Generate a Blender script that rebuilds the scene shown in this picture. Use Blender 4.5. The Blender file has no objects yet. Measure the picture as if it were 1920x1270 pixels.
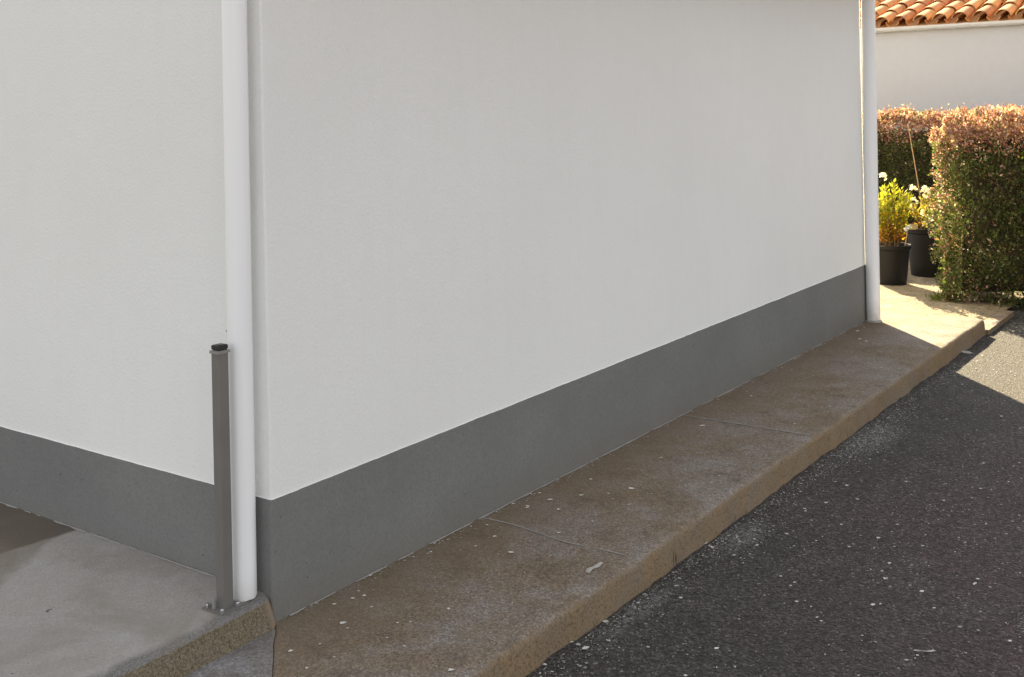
import bpy, bmesh, math, random
import numpy as np
from mathutils import Vector, Matrix, noise
random.seed(7); rng = np.random.default_rng(7)
S = bpy.context.scene
COL = S.collection
rad = math.radians

# ------------------------------------------------------------------ camera
cam_d = bpy.data.cameras.new('camera'); cam = bpy.data.objects.new('camera', cam_d); COL.objects.link(cam)
cam_d.sensor_fit = 'HORIZONTAL'; cam_d.sensor_width = 36.0
cam_d.lens = 2082.46 / 1920 * 36.0
cam_d.shift_y = -433.0 / 1920
cam_d.clip_start = 0.05; cam_d.clip_end = 2000
CAM = Vector((-2.4618, -2.7481, 1.6533))
yaw = math.atan2(0.58068, 0.81413) - math.pi / 2
cam.matrix_world = Matrix.Translation(CAM) @ Matrix.Rotation(yaw, 4, 'Z') @ Matrix.Rotation(rad(90), 4, 'X') @ Matrix.Rotation(rad(-1.21), 4, 'Z')
S.camera = cam

# ------------------------------------------------------------------ sky and sun
SUN_EL = rad(30.0); SAZ = Vector((0.76, 0.65)).normalized()
SUN = Vector((SAZ.x * math.cos(SUN_EL), SAZ.y * math.cos(SUN_EL), math.sin(SUN_EL)))
w = bpy.data.worlds.new('World'); S.world = w; w.use_nodes = True
nt = w.node_tree; nt.nodes.clear()
sky = nt.nodes.new('ShaderNodeTexSky'); sky.sky_type = 'NISHITA'; sky.sun_disc = False
sky.sun_elevation = SUN_EL; sky.sun_rotation = math.atan2(SAZ.x, SAZ.y)
sky.air_density = 1.0; sky.dust_density = 1.5; sky.ozone_density = 0.6
hs = nt.nodes.new('ShaderNodeHueSaturation'); hs.inputs['Saturation'].default_value = 0.12
bg = nt.nodes.new('ShaderNodeBackground'); bg.inputs['Strength'].default_value = 0.064
wo = nt.nodes.new('ShaderNodeOutputWorld')
nt.links.new(sky.outputs[0], hs.inputs['Color']); nt.links.new(hs.outputs[0], bg.inputs['Color']); nt.links.new(bg.outputs[0], wo.inputs['Surface'])
sl = bpy.data.lights.new('sun', 'SUN'); sl.energy = 4.5; sl.angle = rad(0.53); sl.color = (1.0, 0.835, 0.54)
so = bpy.data.objects.new('sun', sl); COL.objects.link(so)
so.rotation_euler = SUN.to_track_quat('Z', 'Y').to_euler(); so.location = (20, 17, 20)
S.view_settings.view_transform = 'Standard'; S.view_settings.look = 'None'
S.view_settings.exposure = 2.46; S.view_settings.gamma = 1.0
S.render.engine = 'CYCLES'
S.cycles.max_bounces = 5; S.cycles.diffuse_bounces = 4; S.cycles.glossy_bounces = 2; S.cycles.transmission_bounces = 3; S.cycles.caustics_reflective = False

# ------------------------------------------------------------------ material helpers
class NT:
    def __init__(s, name):
        s.m = bpy.data.materials.new(name); s.m.use_nodes = True; s.t = s.m.node_tree; s.t.nodes.clear()
        s.o = s.n('ShaderNodeOutputMaterial'); s.b = s.n('ShaderNodeBsdfPrincipled'); s.l(s.b.outputs[0], s.o.inputs['Surface'])
        s.pos = s.n('ShaderNodeNewGeometry').outputs['Position']
    def n(s, k, **kw):
        x = s.t.nodes.new(k)
        for a, v in kw.items(): setattr(x, a, v)
        return x
    def l(s, a, b): s.t.links.new(a, b)
    def noise(s, scale, detail=4, rough=0.55, vec=None, dist=0.0):
        x = s.n('ShaderNodeTexNoise'); x.inputs['Scale'].default_value = scale; x.inputs['Detail'].default_value = detail
        x.inputs['Roughness'].default_value = rough; x.inputs['Distortion'].default_value = dist
        s.l(vec or s.pos, x.inputs['Vector']); return x.outputs['Fac']
    def voro(s, scale, vec=None, feature='F1', out='Distance'):
        x = s.n('ShaderNodeTexVoronoi', feature=feature); x.inputs['Scale'].default_value = scale
        s.l(vec or s.pos, x.inputs['Vector']); return x.outputs[out]
    def ramp(s, fac, stops, interp='LINEAR'):
        x = s.n('ShaderNodeValToRGB'); x.color_ramp.interpolation = interp; e = x.color_ramp.elements
        while len(e) < len(stops): e.new(0.5)
        for i, (p, c) in enumerate(stops):
            e[i].position = p; e[i].color = (c, c, c, 1) if isinstance(c, (int, float)) else (*c, 1)
        s.l(fac, x.inputs['Fac']); return x.outputs['Color']
    def mix(s, fac, a, b, mode='MIX'):
        x = s.n('ShaderNodeMix', data_type='RGBA', blend_type=mode)
        for v, i in ((fac, 0), (a, 6), (b, 7)):
            if isinstance(v, (int, float)): x.inputs[i].default_value = v if i == 0 else (v, v, v, 1)
            elif isinstance(v, tuple): x.inputs[i].default_value = (*v, 1)
            else: s.l(v, x.inputs[i])
        return x.outputs[2]
    def math(s, op, a, b=0.0, clamp=False):
        x = s.n('ShaderNodeMath', operation=op, use_clamp=clamp)
        for v, i in ((a, 0), (b, 1)):
            if isinstance(v, (int, float)): x.inputs[i].default_value = v
            else: s.l(v, x.inputs[i])
        return x.outputs[0]
    def xyz(s):
        x = s.n('ShaderNodeSeparateXYZ'); s.l(s.pos, x.inputs[0]); return x.outputs
    def bump(s, h, strength, dist=0.01, prev=None):
        x = s.n('ShaderNodeBump'); x.inputs['Strength'].default_value = strength; x.inputs['Distance'].default_value = dist
        s.l(h, x.inputs['Height'])
        if prev is not None: s.l(prev, x.inputs['Normal'])
        return x.outputs[0]
    def done(s, color=None, rough=0.8, normal=None, spec=0.3, metal=0.0):
        for k, v in (('Base Color', color), ('Roughness', rough), ('Metallic', metal), ('Specular IOR Level', spec)):
            if v is None: continue
            if isinstance(v, (int, float)): s.b.inputs[k].default_value = v
            elif isinstance(v, tuple): s.b.inputs[k].default_value = (*v, 1)
            else: s.l(v, s.b.inputs[k])
        if normal is not None: s.l(normal, s.b.inputs['Normal'])
        return s.m

def m_plaster():
    t = NT('white_render')
    big = t.noise(0.9, 3); mid = t.noise(7, 3); fine = t.noise(95, 2, 0.65)
    c = t.mix(t.ramp(big, [(0.3, 0.0), (0.7, 1.0)]), (0.755, 0.757, 0.735), (0.79, 0.791, 0.77))
    c = t.mix(t.ramp(mid, [(0.45, 0.0), (0.75, 0.35)]), c, (0.765, 0.75, 0.715))
    c = t.mix(t.ramp(fine, [(0.3, 0.22), (0.55, 0.0)]), c, (0.67, 0.665, 0.645))
    mp = t.n('ShaderNodeMapping'); mp.inputs['Scale'].default_value = (14, 14, 1.1); t.l(t.pos, mp.inputs['Vector'])
    c = t.mix(t.ramp(t.noise(1.0, 3, 0.6, mp.outputs[0]), [(0.5, 0.0), (0.8, 0.18)]), c, (0.70, 0.69, 0.665))
    b = t.bump(fine, 0.38, 0.004); b = t.bump(t.noise(11, 2), 0.12, 0.014, b)
    return t.done(c, 0.88, b, 0.2)
def m_plinth():
    t = NT('grey_plinth_paint')
    big = t.noise(2.2, 4); fine = t.noise(120, 2, 0.7); mid = t.noise(18, 3)
    c = t.mix(t.ramp(big, [(0.3, 0.0), (0.7, 1.0)]), (0.165, 0.168, 0.163), (0.195, 0.195, 0.187))
    c = t.mix(t.ramp(mid, [(0.5, 0.0), (0.8, 0.5)]), c, (0.21, 0.207, 0.195))
    c = t.mix(t.ramp(fine, [(0.35, 0.45), (0.55, 0.0)]), c, (0.122, 0.125, 0.12))
    c = t.mix(t.ramp(t.noise(38, 2, 0.5), [(0.74, 0.0), (0.755, 0.7)]), c, (0.05, 0.05, 0.048))
    c = t.mix(t.ramp(t.noise(31, 3, 0.6, dist=0.8), [(0.70, 0.0), (0.73, 0.35)]), c, (0.30, 0.295, 0.28))
    # splash dirt low down
    z = t.xyz()[2]
    d = t.math('MULTIPLY', t.ramp(z, [(0.0, 0.75), (0.15, 0.0)]), t.noise(9, 5))
    c = t.mix(d, c, (0.16, 0.135, 0.10))
    b = t.bump(fine, 0.32, 0.004); b = t.bump(t.noise(14, 2), 0.12, 0.012, b)
    return t.done(c, 0.8, b, 0.25)
def m_concrete(name, base, dark, light, stain, scale=1.0, edge=None, grit=0.75):
    t = NT(name)
    big = t.noise(1.7 * scale, 4, 0.6); mid = t.noise(5.0 * scale, 4, 0.65); fine = t.noise(150, 2, 0.7); gr = t.voro(150, out='Color')
    c = t.mix(t.ramp(big, [(0.40, 0.0), (0.60, 1.0)]), base, stain)
    c = t.mix(t.ramp(mid, [(0.50, 0.0), (0.66, 0.7)]), c, light)
    c = t.mix(t.ramp(mid, [(0.32, 0.75), (0.45, 0.0)]), c, dark)
    c = t.mix(t.ramp(t.noise(17 * scale, 4, 0.7), [(0.58, 0.0), (0.70, 0.28)]), c, tuple(min(1, v * 1.2) for v in light))
    g = t.ramp(gr, [(0.05, 0.35), (0.5, 1.0), (0.95, 1.9)])
    c = t.mix(grit, c, g, 'MULTIPLY')
    c = t.mix(t.ramp(fine, [(0.36, 0.95 * grit), (0.52, 0.0)]), c, tuple(v * 0.6 for v in dark))
    if edge: c = edge(t, c)
    b = t.bump(fine, 0.18 + 0.65 * grit, 0.005); b = t.bump(t.voro(150), 0.05 + 0.7 * grit, 0.004, b)
    return t.done(c, 0.88, b, 0.25)
def walk_edge(t, c):
    x, y, z = t.xyz()
    # brown mossy grime on the kerb face, damp brown along the wall, greyer worn tread
    wob = t.math('MULTIPLY', t.math('SUBTRACT', t.noise(5, 5), 0.5), 0.35)
    yy = t.math('ADD', y, wob)
    f1 = t.ramp(t.math('ADD', t.math('MULTIPLY', yy, -1.0), 0.0), [(0.05, 0.6), (0.40, 0.0)])
    c = t.mix(f1, c, t.mix(t.noise(70, 4), (0.15, 0.105, 0.066), (0.235, 0.178, 0.12)))
    nz = t.n('ShaderNodeSeparateXYZ'); t.l(t.n('ShaderNodeNewGeometry').outputs['True Normal'], nz.inputs[0])
    face = t.ramp(nz.outputs[2], [(0.45, 1.0), (0.93, 0.0)])
    kc = t.mix(t.noise(7, 6, 0.65), (0.29, 0.195, 0.108), (0.195, 0.14, 0.088))
    kc = t.mix(t.ramp(t.noise(60, 5, 0.7), [(0.3, 0.6), (0.5, 0.0)]), kc, (0.12, 0.085, 0.05))
    kc = t.mix(t.ramp(t.noise(2.6, 4, 0.65), [(0.42, 0.0), (0.62, 0.7)]), kc, (0.20, 0.165, 0.125))
    kc = t.mix(t.ramp(t.noise(120, 2, 0.7), [(0.36, 0.7), (0.48, 0.0)]), kc, (0.09, 0.066, 0.04))
    vs = t.n('ShaderNodeMapping'); vs.inputs['Scale'].default_value = (28, 28, 5); t.l(t.pos, vs.inputs['Vector'])
    kc = t.mix(t.ramp(t.noise(1.0, 4, 0.6, vs.outputs[0]), [(0.30, 0.9), (0.37, 0.0)]), kc, (0.05, 0.036, 0.026))
    return t.mix(face, c, kc)
def porch_edge(t, c):
    x, y, z = t.xyz()
    nz = t.n('ShaderNodeSeparateXYZ'); t.l(t.n('ShaderNodeNewGeometry').outputs['True Normal'], nz.inputs[0])
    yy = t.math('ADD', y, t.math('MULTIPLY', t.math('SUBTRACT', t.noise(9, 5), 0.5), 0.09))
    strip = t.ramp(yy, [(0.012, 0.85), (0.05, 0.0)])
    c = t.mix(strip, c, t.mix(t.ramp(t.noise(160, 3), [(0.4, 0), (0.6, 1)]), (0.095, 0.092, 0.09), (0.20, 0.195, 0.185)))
    # darker brown patch by the wall, ending at a near-straight edge
    e = t.math('ADD', t.math('ADD', y, t.math('MULTIPLY', x, 0.13)), t.math('MULTIPLY', t.noise(13, 4), 0.03))
    c = t.mix(t.ramp(t.math('MULTIPLY', e, 0.5), [(0.533, 0.0), (0.541, 0.92)]), c, t.mix(t.noise(8, 5), (0.078, 0.064, 0.052), (0.135, 0.113, 0.093)))
    e2 = t.math('ADD', t.math('ADD', y, t.math('MULTIPLY', x, -0.75)), t.math('MULTIPLY', t.noise(6, 5), 0.22))
    c = t.mix(t.ramp(t.math('MULTIPLY', e2, 0.5), [(0.63, 0.0), (0.655, 0.45)]), c, (0.13, 0.10, 0.072))
    c = t.mix(t.ramp(t.noise(2.4, 5, 0.6, dist=0.5), [(0.48, 0.0), (0.66, 0.5)]), c, (0.205, 0.17, 0.135))
    c = t.mix(t.ramp(t.noise(26, 2, 0.5), [(0.755, 0.0), (0.77, 0.8)]), c, (0.06, 0.055, 0.05))
    face = t.ramp(nz.outputs[2], [(0.35, 1.0), (0.85, 0.0)])
    kc = t.mix(t.ramp(t.voro(280, out='Color'), [(0.2, 0.0), (0.8, 1.0)]), (0.105, 0.083, 0.053), (0.22, 0.182, 0.122))
    kc = t.mix(t.ramp(t.noise(110, 4, 0.7), [(0.33, 0.85), (0.5, 0.0)]), kc, (0.055, 0.043, 0.028))
    kc = t.mix(t.ramp(t.math('ADD', x, 0.5), [(0.455, 0.0), (0.475, 0.8)]), kc, (0.27, 0.20, 0.145))
    return t.mix(face, c, kc)
def m_asphalt():
    t = NT('worn_asphalt')
    big = t.noise(0.55, 4, 0.6); mid = t.noise(3.2, 3, 0.6); fine = t.noise(130, 2, 0.75)
    x, y, z = t.xyz()
    red = t.math('ADD', t.math('MULTIPLY', y, -0.42), t.math('MULTIPLY', t.math('SUBTRACT', big, 0.5), 0.9))
    red = t.math('SUBTRACT', red, t.math('MULTIPLY', t.math('ABSOLUTE', t.math('SUBTRACT', x, 2.6)), 0.12))
    c = t.mix(t.ramp(red, [(0.32, 0.0), (0.62, 1.0)]), (0.064, 0.059, 0.0535), (0.082, 0.060, 0.055))
    c = t.mix(t.ramp(mid, [(0.5, 0.0), (0.75, 0.6)]), c, (0.115, 0.107, 0.095))
    st = t.voro(105, out='Color')
    c = t.mix(0.95, c, t.ramp(st, [(0.05, 0.3), (0.5, 0.85), (0.85, 1.7), (0.97, 3.2)]), 'MULTIPLY')
    c = t.mix(t.ramp(fine, [(0.33, 0.85), (0.5, 0.0)]), c, (0.022, 0.021, 0.02))
    c = t.mix(t.ramp(t.noise(60, 2, 0.5), [(0.68, 0.0), (0.74, 0.5)]), c, (0.22, 0.215, 0.2))
    # paint dust trodden into the surface beside the kerb
    for px_, py_, sx_, sy_ in ((3.38, -0.88, 0.36, 0.13), (1.78, -0.84, 0.24, 0.08), (0.95, -0.82, 0.3, 0.06)):
        ex = t.math('POWER', t.math('DIVIDE', t.math('ABSOLUTE', t.math('SUBTRACT', x, px_)), sx_), 2.0)
        ey = t.math('POWER', t.math('DIVIDE', t.math('ABSOLUTE', t.math('SUBTRACT', y, py_)), sy_), 2.0)
        k_ = t.math('MULTIPLY', t.math('SUBTRACT', 1.0, t.math('ADD', ex, ey), True), t.ramp(t.noise(55, 4, 0.75), [(0.45, 0.0), (0.62, 0.75)]))
        c = t.mix(k_, c, (0.26, 0.26, 0.265))
    b = t.bump(t.voro(105), 0.9, 0.008); b = t.bump(fine, 0.6, 0.005, b); return t.done(c, 0.85, b, 0.3)
def m_sand():
    t = NT('pale_gravel')
    mid = t.noise(5, 5); fine = t.noise(80, 4, 0.7)
    c = t.mix(t.ramp(mid, [(0.4, 0), (0.65, 1)]), (0.235, 0.19, 0.125), (0.33, 0.275, 0.19))
    c = t.mix(t.ramp(t.voro(55, out='Color'), [(0.2, 0.7), (0.6, 0.0)]), c, (0.13, 0.10, 0.065))
    b = t.bump(t.voro(60), 0.8, 0.012); b = t.bump(fine, 0.6, 0.006, b)
    return t.done(c, 0.9, b, 0.2)
def m_plain(name, col, rough=0.5, spec=0.4, metal=0.0, bump=0.0, bscale=120, var=0.12):
    t = NT(name)
    c = t.mix(t.noise(12, 4), tuple(v * (1 - var) for v in col), tuple(min(1, v * (1 + var)) for v in col))
    nb = t.bump(t.noise(bscale, 3), bump, 0.003) if bump else None
    return t.done(c, rough, nb, spec, metal)
def m_pipe():
    t = NT('white_pvc')
    mp = t.n('ShaderNodeMapping'); mp.inputs['Scale'].default_value = (40, 40, 1.2); t.l(t.pos, mp.inputs['Vector'])
    c = t.mix(t.ramp(t.noise(1, 4, 0.6, mp.outputs[0]), [(0.4, 0), (0.75, 0.4)]), (0.84, 0.84, 0.842), (0.76, 0.755, 0.745))
    z = t.xyz()[2]
    c = t.mix(t.math('MULTIPLY', t.ramp(z, [(0.03, 0.9), (0.16, 0.0)]), t.noise(30, 5)), c, (0.45, 0.40, 0.34))
    return t.done(c, 0.42, t.bump(t.noise(9, 2), 0.03, 0.01), 0.45)
def m_leaf(name, rough=0.5, trans=0.52):
    t = NT(name)
    a = t.n('ShaderNodeAttribute', attribute_name='leaf_colour')
    t.l(a.outputs['Color'], t.b.inputs['Base Color']); t.b.inputs['Roughness'].default_value = rough; t.b.inputs['Specular IOR Level'].default_value = 0.35
    tr = t.n('ShaderNodeBsdfTranslucent')
    br = t.n('ShaderNodeMix', data_type='RGBA', blend_type='MULTIPLY'); br.inputs[0].default_value = 1.0
    t.l(a.outputs['Color'], br.inputs[6]); br.inputs[7].default_value = (1.25, 1.2, 0.75, 1)
    t.l(br.outputs[2], tr.inputs['Color'])
    mx = t.n('ShaderNodeMixShader'); mx.inputs[0].default_value = trans
    t.l(t.b.outputs[0], mx.inputs[1]); t.l(tr.outputs[0], mx.inputs[2]); t.l(mx.outputs[0], t.o.inputs['Surface'])
    return t.m
def m_attr(name, rough=0.85):
    t = NT(name); a = t.n('ShaderNodeAttribute', attribute_name='leaf_colour')
    return t.done(a.outputs['Color'], rough, None, 0.25)
def m_tile():
    t = NT('terracotta')
    oi = t.n('ShaderNodeObjectInfo').outputs['Random']
    c = t.ramp(oi, [(0.0, (0.42, 0.17, 0.07)), (0.35, (0.55, 0.27, 0.10)), (0.7, (0.60, 0.33, 0.13)), (1.0, (0.50, 0.21, 0.10))])
    c = t.mix(t.ramp(t.noise(9, 5, 0.65), [(0.45, 0.0), (0.7, 0.65)]), c, (0.52, 0.33, 0.16))
    c = t.mix(t.ramp(t.noise(22, 5, 0.7), [(0.3, 0.7), (0.45, 0.0)]), c, (0.16, 0.075, 0.045))
    return t.done(c, 0.85, t.bump(t.noise(70, 3), 0.3, 0.004), 0.25)

M = dict(plaster=m_plaster(), plinth=m_plinth(),
    walk=m_concrete('walkway_concrete', (0.235, 0.20, 0.17), (0.135, 0.106, 0.08), (0.262, 0.24, 0.22), (0.205, 0.155, 0.107), edge=walk_edge, grit=0.58),
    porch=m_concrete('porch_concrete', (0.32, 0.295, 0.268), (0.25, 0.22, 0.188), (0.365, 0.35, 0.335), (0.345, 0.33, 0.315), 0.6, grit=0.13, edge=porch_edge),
    patch=m_concrete('blue_grey_concrete', (0.25, 0.24, 0.235), (0.14, 0.12, 0.10), (0.36, 0.36, 0.375), (0.21, 0.19, 0.17), 1.6, grit=0.4),
    asphalt=m_asphalt(), sand=m_sand(), pipe=m_pipe(), tile=m_tile(),
    mortar=m_plain('pale_mortar', (0.31, 0.29, 0.27), 0.9, 0.2, 0, 0.5, 160, 0.35),
    flake=m_plain('white_paint_flake', (0.66, 0.64, 0.59), 0.75, 0.25, var=0.3),
    alu=m_plain('grey_powder_coat', (0.165, 0.155, 0.143), 0.45, 0.4, 0.1, 0.08, 400),
    alu_light=m_plain('bare_grey_rim', (0.26, 0.25, 0.235), 0.4, 0.4, 0.1),
    black=m_plain('black_plastic', (0.012, 0.012, 0.013), 0.42, 0.4),
    pot=m_plain('black_pot_plastic', (0.009, 0.0085, 0.009), 0.55, 0.22, 0, 0.1, 60, 0.3),
    steel=m_plain('zinc_steel', (0.42, 0.42, 0.42), 0.35, 0.5, 0.9),
    crack=m_plain('crack_dirt', (0.06, 0.052, 0.044), 0.95, 0.1),
    wood=m_plain('twig_bark', (0.10, 0.07, 0.045), 0.85, 0.2, 0, 0.4, 200, 0.3),
    cane=m_plain('bamboo_cane', (0.36, 0.235, 0.12), 0.6, 0.3, 0, 0.1, 90, 0.2),
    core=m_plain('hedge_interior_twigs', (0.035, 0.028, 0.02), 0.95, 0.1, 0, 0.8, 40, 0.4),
    leaf=m_leaf('leaf'), petal=m_leaf('petal', 0.6, 0.35), stone=m_attr('stone_chip'),
    soil=m_plain('potting_soil', (0.03, 0.022, 0.016), 0.95, 0.1, 0, 0.8, 60, 0.3),
    gutter=m_plain('gutter_pvc', (0.66, 0.65, 0.63), 0.45, 0.4, var=0.06),
    grey_render=m_plain('off_white_render', (0.52, 0.52, 0.535), 0.9, 0.2, 0, 0.2, 60, 0.05),
    tagmat=m_plain('tag_card', (0.52, 0.40, 0.19), 0.6, 0.3))

# ------------------------------------------------------------------ object helpers
def obj(name, me, mat=None, parent=None, loc=None):
    if isinstance(me, bmesh.types.BMesh):
        b = me; me = bpy.data.meshes.new(name); b.to_mesh(me); b.free()
    if mat is not None and not me.materials: me.materials.append(mat)
    o = bpy.data.objects.new(name, me); COL.objects.link(o)
    if parent is not None: o.parent = parent
    if loc is not None: o.location = loc
    return o
def empty(name, loc=(0, 0, 0)):
    o = bpy.data.objects.new(name, None); COL.objects.link(o); o.location = loc; return o
def tag(o, label=None, cat=None, group=None, kind=None):
    for k, v in (('label', label), ('category', cat), ('group', group), ('kind', kind)):
        if v: o[k] = v
    return o
def smooth(o, ang=40):
    me = o.data
    me.polygons.foreach_set('use_smooth', [True] * len(me.polygons))
    b = bmesh.new(); b.from_mesh(me)
    for e in b.edges:
        e.smooth = not (len(e.link_faces) == 2 and e.calc_face_angle(0) > rad(ang))
    b.to_mesh(me); b.free(); return o
def box(b, x0, x1, y0, y1, z0, z1):
    v = [b.verts.new(p) for p in ((x0, y0, z0), (x1, y0, z0), (x1, y1, z0), (x0, y1, z0), (x0, y0, z1), (x1, y0, z1), (x1, y1, z1), (x0, y1, z1))]
    for f in ((0, 3, 2, 1), (4, 5, 6, 7), (0, 1, 5, 4), (1, 2, 6, 5), (2, 3, 7, 6), (3, 0, 4, 7)): b.faces.new([v[i] for i in f])
    return v
def bevel(b, w, seg=2, ang=30):
    es = [e for e in b.edges if len(e.link_faces) == 2 and e.calc_face_angle(0) > rad(ang)]
    bmesh.ops.bevel(b, geom=es, offset=w, segments=seg, affect='EDGES', profile=0.5, clamp_overlap=True)
def lathe(prof, n=40, close=False):
    b = bmesh.new(); rings = []
    for r, z in prof: rings.append([b.verts.new((r * math.cos(2 * math.pi * i / n), r * math.sin(2 * math.pi * i / n), z)) for i in range(n)])
    for A, B in zip(rings, rings[1:]):
        for i in range(n): b.faces.new((A[i], A[(i + 1) % n], B[(i + 1) % n], B[i]))
    if close:
        b.faces.new(rings[0][::-1]); b.faces.new(rings[-1])
    return b
def tube(b, pts, r0, r1=None, n=6):
    r1 = r0 if r1 is None else r1; rings = []
    for k, p in enumerate(pts):
        p = Vector(p); d = (Vector(pts[min(k + 1, len(pts) - 1)]) - Vector(pts[max(k - 1, 0)])).normalized()
        u = d.cross(Vector((0.31, 0.95, 0.1))).normalized(); v = d.cross(u); r = r0 + (r1 - r0) * k / max(1, len(pts) - 1)
        rings.append([b.verts.new(p + (u * math.cos(2 * math.pi * i / n) + v * math.sin(2 * math.pi * i / n)) * r) for i in range(n)])
    for A, B in zip(rings, rings[1:]):
        for i in range(n): b.faces.new((A[i], A[(i + 1) % n], B[(i + 1) % n], B[i]))
    b.faces.new(rings[0][::-1]); b.faces.new(rings[-1])
def mesh_np(name, verts, faces, cols=None):
    """verts (N,3), faces (F,k) int, cols (F,3) per face colour"""
    me = bpy.data.meshes.new(name); F, k = faces.shape
    me.vertices.add(len(verts)); me.vertices.foreach_set('co', np.ascontiguousarray(verts, dtype=np.float32).ravel())
    me.loops.add(F * k); me.loops.foreach_set('vertex_index', faces.astype(np.int32).ravel())
    me.polygons.add(F); me.polygons.foreach_set('loop_start', np.arange(0, F * k, k, dtype=np.int32))
    me.update(calc_edges=True)
    if cols is not None:
        a = me.color_attributes.new('leaf_colour', 'FLOAT_COLOR', 'CORNER')
        c = np.ones((F, 4), np.float32); c[:, :3] = cols
        a.data.foreach_set('color', np.repeat(c, k, axis=0).ravel())
    return me

L = 6.0            # length of the long wall
ZS = 0.089         # porch slab top
ZA = -0.116        # asphalt
def wz(x): return -0.0045 * min(8.0, max(0.0, x))      # the walkway falls slightly to the far end

def asph_z(x, y): return ZA + wz(x) + 0.008 * noise.noise(Vector((x * 0.8, y * 0.8, 3)))

# ------------------------------------------------------------------ ground
b = bmesh.new()
xs = [-300, -60, -12] + [ -6 + i * 0.25 for i in range(61)] + [12, 60, 300]
ys = [-300, -60, -12] + [ -6 + i * 0.25 for i in range(41)] + [12, 60, 300]
g = [[b.verts.new((x, y, asph_z(x, y))) for x in xs] for y in ys]
for j in range(len(ys) - 1):
    for i in range(len(xs) - 1): b.faces.new((g[j][i], g[j][i + 1], g[j + 1][i + 1], g[j + 1][i]))
asphalt = tag(smooth(obj('asphalt_yard', b, M['asphalt'])), 'dark worn asphalt yard in front of the concrete walkway', kind='structure')

# loose pale gravel ground behind the walkway end
b = bmesh.new(); n1, n2 = 60, 46; gx0, gx1, gy0, gy1 = 6.47, 12.4, -0.70, 5.0
def sand_z(x, y): return -0.116 + 0.010 * noise.noise(Vector((x * 2, y * 2, 1))) + 0.006 * noise.noise(Vector((x * 7, y * 7, 5)))
g = [[b.verts.new((gx0 + (gx1 - gx0) * i / n1, gy0 + (gy1 - gy0) * j / n2, sand_z(gx0 + (gx1 - gx0) * i / n1, gy0 + (gy1 - gy0) * j / n2))) for i in range(n1 + 1)] for j in range(n2 + 1)]
for j in range(n2):
    for i in range(n1): b.faces.new((g[j][i], g[j][i + 1], g[j + 1][i + 1], g[j + 1][i]))
tag(smooth(obj('gravel_ground', b, M['sand'])), 'sunlit pale gravel ground around the black pots', kind='structure')

# ------------------------------------------------------------------ walkway of cast concrete slabs
walk = tag(empty('walkway'), 'raised brown concrete walkway along the grey plinth', kind='structure')
YE = -0.745
def walk_slab(x0, x1, name='slab', mat='walk', y0=YE, y1=0.02, seed=0):
    b = bmesh.new(); nx = max(6, int((x1 - x0) / 0.035))
    prof = []
    for k in range(15): prof.append((y1 + (y0 + 0.025 - y1) * k / 14, 0.0))
    for k in range(1, 6):
        a = math.pi / 2 * k / 5; prof.append((y0 + 0.025 - 0.025 * math.sin(a), -0.025 + 0.025 * math.cos(a)))
    for k in range(1, 5): prof.append((y0 - 0.008 * k / 4, -0.025 - 0.15 * k / 4))
    rows = []
    for i in range(nx + 1):
        x = x0 + (x1 - x0) * i / nx; row = []
        for (y, z) in prof:
            wv = 0.006 * noise.noise(Vector((x * 1.7, seed, 0))) + 0.0035 * noise.noise(Vector((x * 9, y * 9, z * 9 + seed)))
            e = max(0.0, min(1.0, (-(y) - 0.45) / 0.28))
            foot_w = (0.016 * noise.noise(Vector((x * 3.1, 2, seed))) + 0.010 * noise.noise(Vector((x * 13, 4, seed)))) * max(0.0, min(1.0, (-z - 0.03) / 0.08))
            chip = -foot_w + 0.004 * max(0, noise.noise(Vector((x * 22, z * 22, 7))) - 0.25) * (1 if -0.04 < z < -0.002 else 0) * 3
            row.append(b.verts.new((x, y + e * wv * 1.6 + chip, wz(x) + z + 0.0016 * noise.noise(Vector((x * 4, y * 4, 2 + seed))) + 0.005 * e * noise.noise(Vector((x * 2.3, 5, seed))))))
        rows.append(row)
    for A, B in zip(rows, rows[1:]):
        for k in range(len(prof) - 1): b.faces.new((A[k], A[k + 1], B[k + 1], B[k]))
    for row, fl in ((rows[0], 1), (rows[-1], 0)):
        bot = [b.verts.new((row[0].co.x, y1, -0.175)), ]
        f = row + bot
        b.faces.new(f if not fl else f[::-1])
    bmesh.ops.recalc_face_normals(b, faces=b.faces)
    return smooth(obj(name, b, M[mat], walk), 55)
for k, (x0, x1) in enumerate(((-0.95, 1.1069), (1.1070, 2.8901), (2.8902, 4.6619), (4.6620, 6.46))):
    walk_slab(x0, x1, seed=3.1)
# slabs left of the corner: same path carrying on in front of the porch step; the corner one is split by a diagonal crack
b = bmesh.new()
def poly_slab(name, pts, mat, z=0.0, th=0.17):
    b = bmesh.new(); t = [b.verts.new((x, y, z)) for x, y in pts]; lo = [b.verts.new((x, y, z - th)) for x, y in pts]
    b.faces.new(t); b.faces.new(lo[::-1]); n = len(pts)
    for i in range(n): b.faces.new((t[i], lo[i], lo[(i + 1) % n], t[(i + 1) % n]))
    bmesh.ops.recalc_face_normals(b, faces=b.faces); bevel(b, 0.0012, 2)
    return smooth(obj(name, b, M[mat], walk), 40)
cr = [(-0.012, -0.022)]
for k in range(1, 24):
    t = k / 23; cr.append((-0.012 - 0.70 * t + 0.006 * noise.noise(Vector((k * 0.45, 1, 0))), -0.022 - 0.722 * t + 0.006 * noise.noise(Vector((k * 0.45, 9, 0)))))
poly_slab('slab', [(-2.2, -0.03), (-2.2, -0.77), (-0.735, -0.77)] + [(x - 0.0004, y + 0.0004) for x, y in cr[:0:-1]] + [(-0.03, -0.03)], 'patch', 0.0024)
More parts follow.
